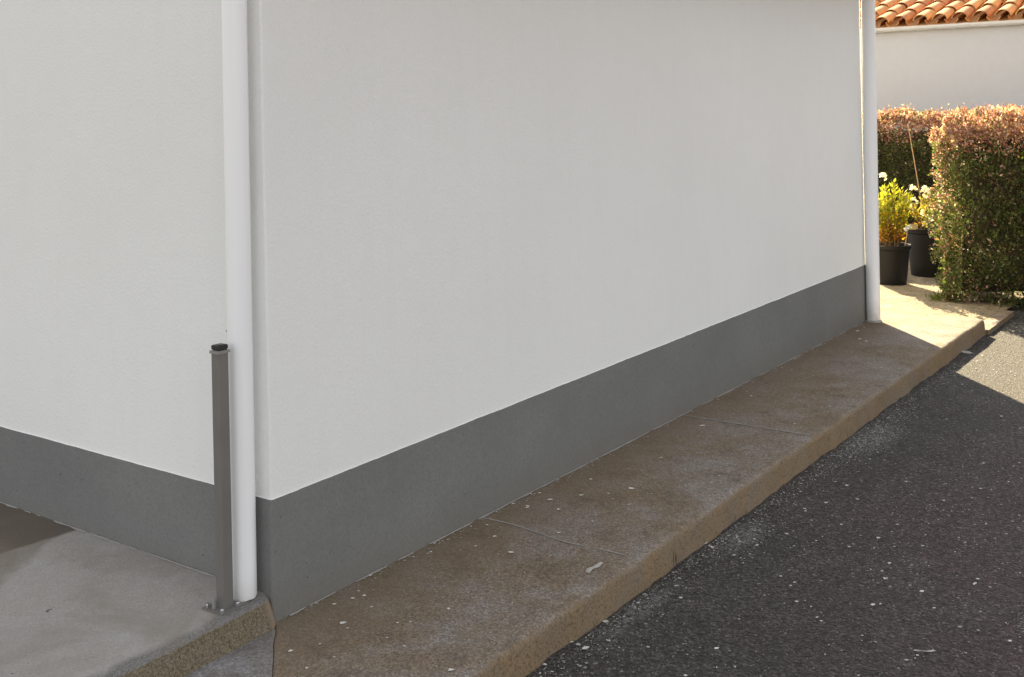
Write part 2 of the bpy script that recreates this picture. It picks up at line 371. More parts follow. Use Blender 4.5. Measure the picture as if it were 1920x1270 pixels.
b = bmesh.new(); vs = [[b.verts.new((x + s * 0.0014 * (0.3 + abs(noise.noise(Vector((x * 40, y, 0))))), y - s * 0.0012, 0.0028)) for s in (-1, 1)] for x, y in cr]
for A, B in zip(vs, vs[1:]): b.faces.new((A[0], A[1], B[1], B[0]))
obj('crack_dirt', b, M['crack'], walk)
# pale mortar smears along two joints and the wall foot
def smear(path, w, zoff, gaps, seed):
    b = bmesh.new(); last = None
    for k, (x, y) in enumerate(path):
        g_ = noise.noise(Vector((k * gaps, seed, 0.5)))
        ww = w * max(0.0, 0.55 + 1.4 * g_)
        if ww < w * 0.12: last = None; continue
        d = Vector((path[min(k + 1, len(path) - 1)][0] - path[max(k - 1, 0)][0], path[min(k + 1, len(path) - 1)][1] - path[max(k - 1, 0)][1])).normalized()
        n_ = Vector((-d.y, d.x)); j = w * 0.5 * noise.noise(Vector((k * 0.9, seed, 4)))
        cur = [b.verts.new((x + n_.x * (s * ww + j), y + n_.y * (s * ww + j), wz(x) + zoff + (0.0022 if s == 0 else 0))) for s in (-1, 0, 1)]
        if last:
            for i in (0, 1): b.faces.new((last[i], last[i + 1], cur[i + 1], cur[i]))
        last = cur
    bmesh.ops.recalc_face_normals(b, faces=b.faces)
    return b
j1 = [(1.107 + 0.012 * math.sin(k * 0.09) - 0.03 * (k / 90), -0.02 - 0.69 * k / 90) for k in range(91)]
obj('mortar_joint', smear(j1, 0.0042, 0.0022, 0.10, 3), M['mortar'], walk)
j2 = [(2.890, -0.02 - 0.70 * k / 90) for k in range(91)]
obj('mortar_joint', smear(j2, 0.0048, 0.0022, 0.06, 8), M['mortar'], walk)
foot = [(0.06 + 5.7 * k / 900, -0.010) for k in range(901)]
obj('mortar_edge', smear(foot, 0.0065, 0.0030, 0.075, 12), M['mortar'], walk)
# low kerb that carries on past the end of the walkway
b = bmesh.new(); nx = 24
for i in range(nx):
    pass
box(b, 6.468, 7.35, -0.775, -0.665, -0.30, -0.108); bevel(b, 0.014, 3)
bmesh.ops.subdivide_edges(b, edges=[e for e in b.edges if abs(e.verts[0].co.x - e.verts[1].co.x) > 0.5], cuts=20)
for v in b.verts:
    v.co.y += 0.006 * noise.noise(v.co * 7); v.co.z += 0.004 * noise.noise(v.co * 9 + Vector((3, 3, 3)))
kerb = smooth(obj('kerb', b, M['walk'])); tag(kerb, 'low concrete kerb beyond the end of the walkway', kind='structure')

# ------------------------------------------------------------------ porch slab with its step
b = bmesh.new()
prof = [(9.0, ZS), (6.0, ZS), (4.0, ZS)] + [(2.6 - 2.578 * k / 34, ZS) for k in range(35)]
for k in range(1, 8):
    a = math.pi / 2 * k / 7; prof.append((0.022 - 0.034 * math.sin(a), ZS - 0.016 + 0.016 * math.cos(a)))
for k in range(1, 6): prof.append((-0.012 - 0.035 * k / 5, ZS - 0.016 - 0.093 * k / 5))
rows = []
NX = 90
for i in range(NX + 1):
    x = -0.004 - 2.2 * (i / (NX - 4)) ** 1.25 if i <= NX - 4 else -2.2 - 2.2 * (i - NX + 4); row = []  # far left stretch is unseen, added to bounce sunlight onto the wall
    endr = 0.025 * max(0, 1 - (-x - 0.004) / 0.05) ** 2
    for (y, z) in prof:
        nz_ = 0.004 * noise.noise(Vector((x * 14, y * 14, z * 14))) + 0.006 * noise.noise(Vector((x * 3.5, y * 3, 8)))
        fr = max(0, min(1, (0.09 - y) / 0.08))
        row.append(b.verts.new((x, y + fr * nz_ + (endr if y < 0.06 else 0), z + (1 - fr) * 0.0015 * noise.noise(Vector((x * 3, y * 3, 1))) + fr * 0.5 * nz_)))
    rows.append(row)
for A, B in zip(rows, rows[1:]):
    for k in range(len(prof) - 1): b.faces.new((A[k], B[k], B[k + 1], A[k + 1]))
for row in (rows[0], rows[-1]):
    b.faces.new(row + [b.verts.new((row[0].co.x, 9.0, -0.03))])
bmesh.ops.recalc_face_normals(b, faces=b.faces)
porch = smooth(obj('porch_slab', b, M['porch']), 60)
tag(porch, 'pale grey concrete porch slab with rough brown front edge', kind='structure')
foot2 = [(-0.010, 0.10 + 1.6 * k / 260) for k in range(261)]
bm_ = smear(foot2, 0.006, ZS + 0.002, 0.11, 21)
obj('mortar_edge', bm_, M['mortar'], porch)
b = bmesh.new()
tube(b, [(-0.50, -0.058 + 0.004 * math.sin(k), 0.0 + 0.012 * k) for k in range(6)], 0.002, 0.001, 4)
obj('crack_dirt', b, M['crack'], porch)

# ------------------------------------------------------------------ the house
house = tag(empty('house', (0, 0, 0)), 'white rendered house with grey painted plinth band', 'house')
HD = 8.0; HE = 2.72
def corner_ring(off, r):
    """outline of the footprint, counter-clockwise from the far left, offset outwards"""
    pts = []
    def add_line(a, c, fr):
        for t in fr: pts.append((a[0] + (c[0] - a[0]) * t, a[1] + (c[1] - a[1]) * t))
    x0, x1, y0, y1 = -off, L + off, -off, HD + off
    add_line((x0, y1), (x0, y0 + r), (0, 0.5, 0.75, 0.9, 0.97, 0.99, 1))
    for k in range(1, 6):
        a = math.pi + math.pi / 2 * k / 6; pts.append((x0 + r + r * math.cos(a), y0 + r + r * math.sin(a)))
    add_line((x0 + r, y0), (x1 - r, y0), (0, 0.01, 0.03, 0.1, 0.25, 0.4, 0.55, 0.7, 0.85, 0.95, 0.99, 1))
    for k in range(1, 6):
        a = 1.5 * math.pi + math.pi / 2 * k / 6; pts.append((x1 - r + r * math.cos(a), y0 + r + r * math.sin(a)))
    add_line((x1, y0 + r), (x1, y1), (0, 0.02, 0.1, 0.3, 0.7, 1))
    return pts
def skin(zs, off, r, jit, seed, top_jit=0.0):
    b = bmesh.new(); rings = []
    for k, z in enumerate(zs):
        ring = []
        for (x, y) in corner_ring(off, r):
            jx = jit * noise.noise(Vector((x * 0.7, y * 0.7, z * 6 + seed))) + jit * 0.8 * noise.noise(Vector((x * 0.3, y * 0.3, z * 17 + seed)))
            cn = 1.0 if (abs(x) < 0.03 and abs(y) < 0.03) else 0.12
            zz = z
            ring.append(b.verts.new((x + jx * cn, y + 0.5 * jx * cn, zz)))
        rings.append(ring)
    n = len(rings[0])
    for A, B in zip(rings, rings[1:]):
        for i in range(n):
            b.faces.new((A[i], A[(i + 1) % n], B[(i + 1) % n], B[i]))
    return b, rings
zs = [0.35 + (HE - 0.35) * k / 60 for k in range(61)]
b, rings = skin(zs, 0.0, 0.009, 0.0028, 1.0)
b.faces.new(rings[-1])
bmesh.ops.recalc_face_normals(b, faces=b.faces)
obj_w = smooth(obj('wall', b, M['plaster'], house), 35)
# plinth: painted render, a few millimetres proud, hand-cut upper edge
def plinth_mesh():
    b = bmesh.new(); OFF = 0.0045; r = 0.011
    # dense outline on the two visible sides
    pts = []
    for k in range(161): pts.append((-OFF, HD * (1 - k / 160) ** 2 + r))
    for k in range(1, 6):
        a = math.pi + math.pi / 2 * k / 6; pts.append((-OFF + r + r * math.cos(a), -OFF + r + r * math.sin(a)))
    for k in range(401): pts.append((-OFF + r + (L - 2 * r + 2 * OFF) * k / 400, -OFF))
    for k in range(1, 6):
        a = 1.5 * math.pi + math.pi / 2 * k / 6; pts.append((L + OFF - r + r * math.cos(a), -OFF + r + r * math.sin(a)))
    for k in range(20): pts.append((L + OFF, r + HD * k / 19))
    rows = []
    for i, (x, y) in enumerate(pts):
        s = x - y
        tj = 0.0020 * noise.noise(Vector((s * 5, 0, 1))) + 0.0013 * noise.noise(Vector((s * 24, 0, 2)))
        row = []
        for z in (-0.25, 0.05, 0.12, 0.2, 0.3, 0.39): row.append(b.verts.new((x, y, z)))
        row.append(b.verts.new((x, y, 0.3985 + tj)))
        cx, cy = min(max(x, 0.012), L - 0.012), max(y, 0.012)
        row.append(b.verts.new((x + (cx - x) * 0.6, y + (cy - y) * 0.6, 0.4005 + tj)))
        rows.append(row)
    for A, B in zip(rows, rows[1:]):
        for k in range(7):
            f = b.faces.new((A[k], B[k], B[k + 1], A[k + 1])); f.material_index = 1 if k == 6 else 0  # white lip: bright highlight line along the band put into the colour
    me = bpy.data.meshes.new('plinth'); b.to_mesh(me); b.free()
    me.materials.append(M['plinth']); me.materials.append(M['plaster'])
    return me
pl = obj('plinth', plinth_mesh(), None, house); smooth(pl, 35); pl['label'] = 'grey painted band round the foot of the wall'
# unseen roof above the frame, eaves deepened to darken the upper wall
b = bmesh.new(); ov = 0.62
def slab_pts(b, pts, th):
    t = [b.verts.new(p) for p in pts]; lo = [b.verts.new((p[0], p[1], p[2] - th)) for p in pts]
    b.faces.new(t); b.faces.new(lo[::-1]); n = len(pts)
    for i in range(n): b.faces.new((t[i], lo[i], lo[(i + 1) % n], t[(i + 1) % n]))
ym = HD / 2; zr = HE + 0.06 + (ym + ov) * math.tan(rad(15))
slab_pts(b, [(-0.12, -ov, HE + 0.06), (L + 0.06, -ov, HE + 0.06), (L + 0.06, ym, zr), (-0.12, ym, zr)], 0.09)
slab_pts(b, [(-0.12, ym + 0.002, zr), (L + 0.06, ym + 0.002, zr), (L + 0.06, HD + ov, HE + 0.06), (-0.12, HD + ov, HE + 0.06)], 0.09)
bmesh.ops.recalc_face_normals(b, faces=b.faces)
obj('roof', b, M['tile'], house)
b = bmesh.new(); box(b, -0.115, L + 0.055, -ov + 0.01, -0.004, HE - 0.055, HE - 0.033)
obj('bounce_soffit', b, M['gutter'], house)  # unseen pale boards, added to keep bounced light on the wall neutral
b = bmesh.new()
for x in (-0.0, L - 0.06):
    b = bmesh.new()
    v = [b.verts.new(p) for p in ((x, 0.05, HE - 0.01), (x, HD - 0.05, HE - 0.01), (x, ym, zr - 0.09))]
    v2 = [b.verts.new((q.co.x + 0.06, q.co.y, q.co.z)) for q in v]
    b.faces.new(v); b.faces.new(v2[::-1])
    for i in range(3): b.faces.new((v[i], v[(i + 1) % 3], v2[(i + 1) % 3], v2[i]))
    bmesh.ops.recalc_face_normals(b, faces=b.faces)
    obj('gable', b, M['plaster'], house)

# ------------------------------------------------------------------ downpipes
def pipe(name, r, h, base, tilt, label, slant=0.0, dent=0.0):
    root = tag(empty(name, base), label, 'downpipe', None)
    prof = [(r - 0.0035, 0.0), (r - 0.0012, -0.001), (r, 0.002)] + [(r, h * k / 24) for k in range(1, 25)] + [(r - 0.0035, h), (r - 0.0035, 0.0)]
    b = lathe(prof, 64)
    for v in b.verts:
        if v.co.z < 0.01: v.co.z += slant * v.co.x + dent * max(0, noise.noise(v.co * 40))
        z = v.co.z
        v.co.x += tilt[0] * z; v.co.y += tilt[1] * z
    bmesh.ops.recalc_face_normals(b, faces=b.faces)
    o = smooth(obj('pipe', b, M['pipe'], root), 50)
    return root
lp = pipe('downpipe', 0.040, 2.60, (-0.060, 0.068, ZS + 0.004), (0.001, -0.0045), 'slim white plastic downpipe beside the grey metal post at the near corner', 0.05, 0.004)
b = lathe([(0.0001, 0.0025), (0.0022, 0.002), (0.003, 0.0)], 12); s_ = obj('screw', b, M['black'], lp, (-0.0272, 0.0283 - 0.004, 0.86))
s_.rotation_euler = (rad(90), 0, rad(-44)); s_.location = (-0.0302, 0.0232, 0.86); s_.rotation_euler = Vector((-0.75, 0.66, 0)).to_track_quat('Z', 'Y').to_euler()
rp = pipe('downpipe', 0.0512, 2.70, (L - 0.018, -0.0555, wz(L) + 0.002), (0.0125, -0.0003), 'white plastic downpipe at the far corner next to the potted plants', 0.0, 0.006)
b = lathe([(0.062, -0.004), (0.060, 0.006), (0.0505, 0.013)], 40)
for v in b.verts: v.co += Vector((noise.noise(v.co * 60), noise.noise(v.co * 60 + Vector((5, 0, 0))), 0.4 * noise.noise(v.co * 50))) * 0.006
smooth(obj('mortar_collar', b, M['mortar'], rp), 80)
b = bmesh.new(); box(b, -0.062, 0.062, -0.006, 0.030, -0.012, 0.012); bevel(b, 0.003)

# ------------------------------------------------------------------ railing post
post = tag(empty('railing_post', (-0.146, 0.060, ZS)), 'grey square metal railing post with black cap standing on the porch edge', 'post')
A2 = 0.0182; PH = 0.812
b = bmesh.new(); box(b, -A2, A2, -A2, A2, 0.006, PH); bevel(b, 0.0022, 3)
smooth(obj('upright', b, M['alu'], post), 25)
b = bmesh.new(); box(b, -A2 - 0.0055, A2 + 0.0055, -A2 - 0.003, A2 + 0.003, PH - 0.004, PH + 0.005); bevel(b, 0.0012)
obj('rim', b, M['alu_light'], post)
b = bmesh.new()
z0 = 0.0
lowp = [(-A2 + 0.003, -A2 + 0.002, z0), (A2 - 0.002, -A2 + 0.002, z0), (A2 - 0.002, A2 - 0.003, z0), (-A2 + 0.003, A2 - 0.003, z0)]
midp = [(x, y, z0 + 0.0045) for x, y, z in lowp]
wid = [(-A2, -A2, z0 + 0.005), (A2, -A2, z0 + 0.005), (A2, A2, z0 + 0.006), (-A2, A2, z0 + 0.005)]
top = [(x, y, z + 0.011) for x, y, z in wid]
inn = [(x * 0.8, y * 0.8, z + 0.014) for x, y, z in wid]
rings = [[b.verts.new(p) for p in R] for R in (lowp, midp, wid, top, inn)]
for A, B in zip(rings, rings[1:]):
    for i in range(4): b.faces.new((A[i], A[(i + 1) % 4], B[(i + 1) % 4], B[i]))
b.faces.new(rings[0][::-1]); b.faces.new(rings[-1])
cap = obj('cap', b, M['black'], post, (0, 0, PH + 0.0035)); cap.rotation_euler = (rad(-4), rad(3), 0)
b = bmesh.new(); box(b, -0.048, 0.036, -0.040, 0.052, -0.001, 0.007); bevel(b, 0.002)
plate = smooth(obj('base_plate', b, M['alu'], post), 25)
for (x, y, h) in ((-0.036, 0.040, 0.010), (0.026, -0.030, 0.010), (0.026, 0.040, 0.010), (-0.036, -0.029, 0.010)):
    b = lathe([(0.0085, 0), (0.0085, 0.0015), (0.0062, 0.0018), (0.0062, h * 0.7), (0.0048, h), (0.003, h), (0.003, h + 0.004)], 6)
    b.faces.new([v for v in b.verts][-6:])
    bo = obj('bolt', b, M['steel'], post, (x, y, 0.007))
b = bmesh.new(); box(b, -0.003, 0.003, -0.0045, 0.0045, 0.0, 0.036); bevel(b, 0.001)
obj('stud', b, M['alu_light'], post, (-0.034, 0.012, 0.007))

# ------------------------------------------------------------------ neighbour's house
XN = 13.2; YN0, YN1 = -4.6, 6.4; ZE = 2.60
nb = tag(empty('neighbour_house', (XN, 1.0, ZA)), 'white house behind the hedges with orange clay tile roof', 'house')
def loc(o): o.location = o.location - Vector((XN, 1.0, ZA)); return o
b = bmesh.new(); box(b, XN, XN + 7, YN0 + 0.2, YN1 - 0.2, ZA - 0.2, ZE + 0.06)
loc(obj('wall', b, M['grey_render'], nb))
# half round gutter
b = bmesh.new(); R_ = 0.058
gp = [(R_ * math.cos(a), R_ * math.sin(a)) for a in [math.pi + math.pi * k / 14 for k in range(15)]]
gp = [(-R_ - 0.006, 0.006), (-R_, 0.008)] + gp + [(R_, 0.01)] + [((R_ - 0.004) * math.cos(a), (R_ - 0.004) * math.sin(a)) for a in [2 * math.pi - math.pi * k / 14 for k in range(15)]]
rings = []
for y in (YN0, -1.0, 1.0, YN1): rings.append([b.verts.new((XN - 0.085 + px, y, ZE + 0.045 + pz - 0.0006 * (y - 1))) for px, pz in gp])
for A, B in zip(rings, rings[1:]):
    for i in range(len(gp)): b.faces.new((A[i], A[(i + 1) % len(gp)], B[(i + 1) % len(gp)], B[i]))
for r_ in (rings[0], rings[-1]): b.faces.new(r_)
bmesh.ops.recalc_face_normals(b, faces=b.faces)
gut = loc(smooth(obj('gutter', b, M['gutter'], nb), 60))
b = bmesh.new(); rr = []
for y in (0.86, 0.93):
    rr.append([b.verts.new((XN - 0.085 + 0.063 * math.cos(a), y, ZE + 0.048 + 0.063 * math.sin(a))) for a in [math.pi * 0.97 + math.pi * 1.03 * k / 12 for k in range(13)]])
for i in range(12): b.faces.new((rr[0][i], rr[0][i + 1], rr[1][i + 1], rr[1][i]))
for r_ in rr: b.faces.new(r_)
bmesh.ops.recalc_face_normals(b, faces=b.faces)
c_ = obj('joint_collar', b, M['gutter'], gut)
# canal tiles, each its own piece
PIT = rad(15.5); SPC = 0.262; EXP = 0.50; TL = 0.60
def tile_mesh(name, r0, r1, up):
    b = bmesh.new(); rings = []; n = 9
    for k in range(5):
        t = k / 4; r = r0 + (r1 - r0) * t
        for th in (0, 1): pass
        o_, i_ = [], []
        for j in range(n + 1):
            a = math.pi * j / n
            for lst, rad_ in ((o_, r), (i_, r - 0.014)):
                lst.append(b.verts.new((t * TL, rad_ * math.cos(a), (1 if up else -1) * rad_ * math.sin(a) * 0.82)))
        rings.append((o_, i_))
    for (A, a), (B, c) in zip(rings, rings[1:]):
        for j in range(n):
            b.faces.new((A[j], A[j + 1], B[j + 1], B[j])); b.faces.new((a[j + 1], a[j], c[j], c[j + 1]))
        b.faces.new((A[0], B[0], c[0], a[0])); b.faces.new((A[n], a[n], c[n], B[n]))
    for (A, a) in (rings[0], rings[-1]):
        for j in range(n): b.faces.new((A[j], a[j], a[j + 1], A[j + 1]))
    bmesh.ops.recalc_face_normals(b, faces=b.faces)
    me = bpy.data.meshes.new(name); b.to_mesh(me); b.free(); me.materials.append(M['tile']); return me
cov = tile_mesh('cover_tile', 0.104, 0.082, True); cha = tile_mesh('channel_tile', 0.092, 0.112, False)
for me in (cov, cha): me.polygons.foreach_set('use_smooth', [True] * len(me.polygons))
tmp = bpy.data.objects.new('t', cov); 
def sharp(me):
    b = bmesh.new(); b.from_mesh(me)
    for e in b.edges: e.smooth = not (len(e.link_faces) == 2 and e.calc_face_angle(0) > rad(40))
    b.to_mesh(me); b.free()
sharp(cov); sharp(cha); bpy.data.objects.remove(tmp)
rt = random.Random(4)
x_e = XN - 0.17; z_e = ZE + 0.115
def place_tile(me, nm, y, row, dz, tilt):
    o = bpy.data.objects.new(nm, me); COL.objects.link(o); o.parent = nb
    d = row * EXP + (0.10 if me is cha else 0)
    o.location = (x_e + d * math.cos(PIT) - XN + rt.uniform(-0.018, 0.018), y - 1.0 + rt.uniform(-0.010, 0.010), z_e + d * math.sin(PIT) + dz - ZA + rt.uniform(0, 0.006))
    o.rotation_euler = (rt.uniform(-0.06, 0.06), -PIT + tilt, rt.uniform(-0.03, 0.03)); return o
NC = 28; y0t = -2.45
for c in range(NC):
    for r in range(8):
        place_tile(cov, 'cover_tile', y0t + c * SPC, r, 0.0, 0.03)
        place_tile(cha, 'channel_tile', y0t + (c + 0.5) * SPC, r, -0.02, 0.03)
# roof deck under the tiles and the stretch of tiles outside the frame
b = bmesh.new(); hx = 3.6
slab_pts(b, [(XN - 0.10, YN0, ZE + 0.06), (XN - 0.10, YN1, ZE + 0.06), (XN + hx, YN1, ZE + 0.06 + (hx + 0.1) * math.tan(PIT)), (XN + hx, YN0, ZE + 0.06 + (hx + 0.1) * math.tan(PIT))], 0.05)
slab_pts(b, [(XN + hx + 0.002, YN0, ZE + 0.06 + (hx + 0.1) * math.tan(PIT)), (XN + hx + 0.002, YN1, ZE + 0.06 + (hx + 0.1) * math.tan(PIT)), (XN + 7.2, YN1, ZE + 0.06), (XN + 7.2, YN0, ZE + 0.06)], 0.05)
bmesh.ops.recalc_face_normals(b, faces=b.faces)
loc(obj('roof', b, M['tile'], nb))
vv, ff = [], []
def extra(c, r):
    base = len(vv); y = y0t + c * SPC; 
    for t in (0, 1):
        d = r * EXP + t * TL
        for j in range(7):
            a = math.pi * j / 6; rr_ = 0.104 - 0.02 * t
            vv.append((x_e + d * math.cos(PIT), y + rr_ * math.cos(a), z_e + d * math.sin(PIT) - t * 0.018 + 0.08 * math.sin(a)))
    for j in range(6): ff.append((base + j, base + j + 1, base + 8 + j, base + 7 + j))
for c in list(range(-8, 0)) + list(range(NC, 34)):
    for r in range(8): extra(c, r)
me = mesh_np('tile_field', np.array(vv), np.array(ff)); o = loc(obj('tile_field', me, M['tile'], nb)); o['kind'] = 'stuff'

# ------------------------------------------------------------------ foliage helpers
def leaves_mesh(name, P, D, size, cols, wide=0.5, fold=0.25):
    """P points, D leaf axis, size per leaf; each leaf is a folded diamond of two triangles"""
    N = len(P); D = D / np.linalg.norm(D, axis=1, keepdims=True)
    R = rng.normal(size=(N, 3)); U = np.cross(D, R); U /= np.linalg.norm(U, axis=1, keepdims=True); W = np.cross(D, U)
    s = size[:, None]
    v0 = P; v2 = P + D * s; mid = P + D * s * 0.45
    v1 = mid + U * s * wide * 0.5 + W * s * fold * 0.5; v3 = mid - U * s * wide * 0.5 + W * s * fold * 0.5
    V = np.stack([v0, v1, v2, v3], 1).reshape(-1, 3)
    k = np.arange(N)[:, None] * 4
    F = np.concatenate([k + np.array([[0, 1, 2]]), k + np.array([[0, 2, 3]])], 1).reshape(-1, 3)
    return mesh_np(name, V, F, np.repeat(cols, 2, axis=0))
def fbm(P, sc, seed):
    return np.array([noise.noise(Vector((p[0] * sc + seed, p[1] * sc, p[2] * sc))) for p in P])
def pick(cols, n, w=None):
    c = np.array(cols); i = rng.choice(len(c), size=n, p=w); return c[i] * rng.uniform(0.75, 1.25, size=(n, 1))
BRONZE = [(0.33, 0.125, 0.115), (0.38, 0.19, 0.17), (0.25, 0.10, 0.09), (0.44, 0.29, 0.26), (0.27, 0.17, 0.10)]
GREEN = [(0.072, 0.108, 0.028), (0.105, 0.145, 0.036), (0.055, 0.078, 0.026), (0.125, 0.138, 0.04), (0.09, 0.07, 0.036)]
def hedge(name, x0, x1, y0, y1, zg, zt, label, dens, seed):
    root = tag(empty(name, ((x0 + x1) / 2, (y0 + y1) / 2, zg)), label, 'hedge', None)
    O = np.array([(x0 + x1) / 2, (y0 + y1) / 2, zg]); hx, hy, H = (x1 - x0) / 2, (y1 - y0) / 2, zt - zg
    # shells: front (-x), back, left end (+y), right end, top
    areas = dict(f=2 * hy * H, b=2 * hy * H * 0.35, l=2 * hx * H, r=2 * hx * H * 0.3, t=4 * hx * hy * 1.5)
    Ps, Ns = [], []
    for kf, a in areas.items():
        n = int(a * dens); u, v = rng.uniform(-1, 1, n), rng.uniform(0, 1, n)
        if kf in 'fb': p = np.stack([np.full(n, -hx if kf == 'f' else hx), u * hy, v * H], 1); nn = (-1 if kf == 'f' else 1, 0, 0)
        elif kf in 'lr': p = np.stack([u * hx, np.full(n, hy if kf == 'l' else -hy), v * H], 1); nn = (0, 1 if kf == 'l' else -1, 0)
        else: p = np.stack([u * hx, rng.uniform(-1, 1, n) * hy, np.full(n, H)], 1); nn = (0, 0, 1)
        Ps.append(p); Ns.append(np.tile(np.array(nn, float), (n, 1)))
    P = np.concatenate(Ps); Nn = np.concatenate(Ns)
    # round the arrises
    rr = 0.16
    q = np.stack([np.clip(P[:, 0], -hx + rr, hx - rr), np.clip(P[:, 1], -hy + rr, hy - rr), np.minimum(P[:, 2], H - rr)], 1)
    dv = P - q; dl = np.linalg.norm(dv, axis=1, keepdims=True); P = q + dv / np.maximum(dl, 1e-6) * np.minimum(dl, rr)
    lump = fbm(P, 3.2, seed) * 0.13 + fbm(P, 9, seed + 3) * 0.11 + fbm(P, 22, seed + 5) * 0.045
    depth = rng.exponential(0.035, len(P)) - 0.03
    low = np.clip((0.30 - P[:, 2]) / 0.30, 0, 1) * 0.10
    P = P + Nn * (lump - depth - low)[:, None] + rng.normal(scale=0.012, size=P.shape)
    P[:, 2] = np.maximum(P[:, 2], 0.02)
    D = Nn * 0.5 + rng.normal(scale=0.65, size=P.shape) + np.array([0, 0, 0.35])
    hgt = P[:, 2] / H
    # young bronze growth at the tips and top; old green leaves below
    pb = np.clip((hgt - 0.80) / 0.14, 0, 1) * 0.85 + 0.02
    pb = np.maximum(pb, 0.35 * np.clip((P[:, 1] - (hy - 0.22)) / 0.2, 0, 1) * np.clip(hgt * 1.6, 0, 1))  # orange sunlight on the sunny end painted in as bronze leaves
    pb = np.clip(pb + fbm(P, 5, seed + 9) * 0.35, 0, 1)
    isb = rng.uniform(size=len(P)) < pb
    cols = pick(GREEN, len(P)); cols[isb] = pick(BRONZE, int(isb.sum()))
    pale = rng.uniform(size=len(P)) < 0.025 + 0.16 * isb; cols[pale] = pick([(0.60, 0.47, 0.40), (0.55, 0.47, 0.36)], int(pale.sum()))
    me = leaves_mesh('foliage', P, D, np.clip(rng.lognormal(-3.75, 0.35, len(P)), 0.012, 0.05), cols, 0.55)
    fo = obj('foliage', me, M['leaf'], root)
    # woody interior
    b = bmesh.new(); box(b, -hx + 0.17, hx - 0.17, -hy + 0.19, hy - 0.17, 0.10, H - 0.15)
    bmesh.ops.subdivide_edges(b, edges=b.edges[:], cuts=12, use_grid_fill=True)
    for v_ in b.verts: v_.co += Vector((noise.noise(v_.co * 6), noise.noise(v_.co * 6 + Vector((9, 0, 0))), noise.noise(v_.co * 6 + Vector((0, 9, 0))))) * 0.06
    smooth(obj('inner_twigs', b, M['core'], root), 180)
    b = bmesh.new(); rs = random.Random(int(seed * 10))
    n_b = int((y1 - y0) * 26)
    for k in range(n_b):
        y = rs.uniform(-hy + 0.05, hy - 0.05); x = -hx + rs.uniform(0.02, 0.14); z0 = rs.uniform(0, H * 0.7); ln = rs.uniform(0.2, 0.5)
        p = Vector((x, y, z0)); pts = [p.copy()]
        for s in range(4):
            p = p + Vector((rs.uniform(-0.03, 0.02), rs.uniform(-0.05, 0.05), ln / 4)); pts.append(p.copy())
        tube(b, pts, rs.uniform(0.0025, 0.005), 0.0015, 4)
    for k in range(int((y1 - y0) * 5)):                         # stems down to the ground
        y = rs.uniform(-hy + 0.15, hy - 0.15); x = rs.uniform(-hx + 0.12, hx - 0.12)
        tube(b, [(x, y, -0.02), (x + rs.uniform(-.03, .03), y + rs.uniform(-.03, .03), 0.2), (x, y, 0.45)], 0.012, 0.008, 5)
    obj('branches', b, M['wood'], root)['kind'] = 'stuff'
    # thin shoots standing above the clipped top
    b = bmesh.new(); SP, SD, SC = [], [], []
    for k in range(int((y1 - y0) * 26)):
        y = rs.uniform(-hy, hy); x = rs.uniform(-hx + 0.05, hx - 0.05); ln = rs.choice((0.06, 0.08, 0.10, 0.13, 0.19)); p = Vector((x, y, H - 0.05))
        d = Vector((rs.uniform(-0.5, 0.5), rs.uniform(-0.5, 0.5), 1)).normalized(); tube(b, [p, p + d * (ln + 0.05) * 0.5, p + d * (ln + 0.05)], 0.0022, 0.001, 4)
        for q in range(6):
            t = 0.35 + 0.65 * q / 5; SP.append(p + d * (ln + 0.05) * t); SD.append((rs.uniform(-1, 1), rs.uniform(-1, 1), 0.5)); SC.append(rs.choice(BRONZE + [(0.5, 0.36, 0.27)]))
    sh = obj('shoots', b, M['wood'], root); sh['kind'] = 'stuff'
    obj('shoot_leaves', leaves_mesh('shoot_leaves', np.array(SP), np.array(SD, float), rng.uniform(0.016, 0.028, len(SP)), np.array(SC), 0.55), M['leaf'], sh)
    return root
near_h = hedge('hedge', 7.52, 8.32, -3.6, -0.125, -0.12, 1.425, 'clipped bronze and green hedge nearest the asphalt, right of the pots', 9500, 1.3)
far_h = hedge('hedge', 10.45, 11.2, -1.6, 3.0, -0.12, 1.41, 'clipped bronze hedge in the background behind the potted plants', 8500, 5.7)

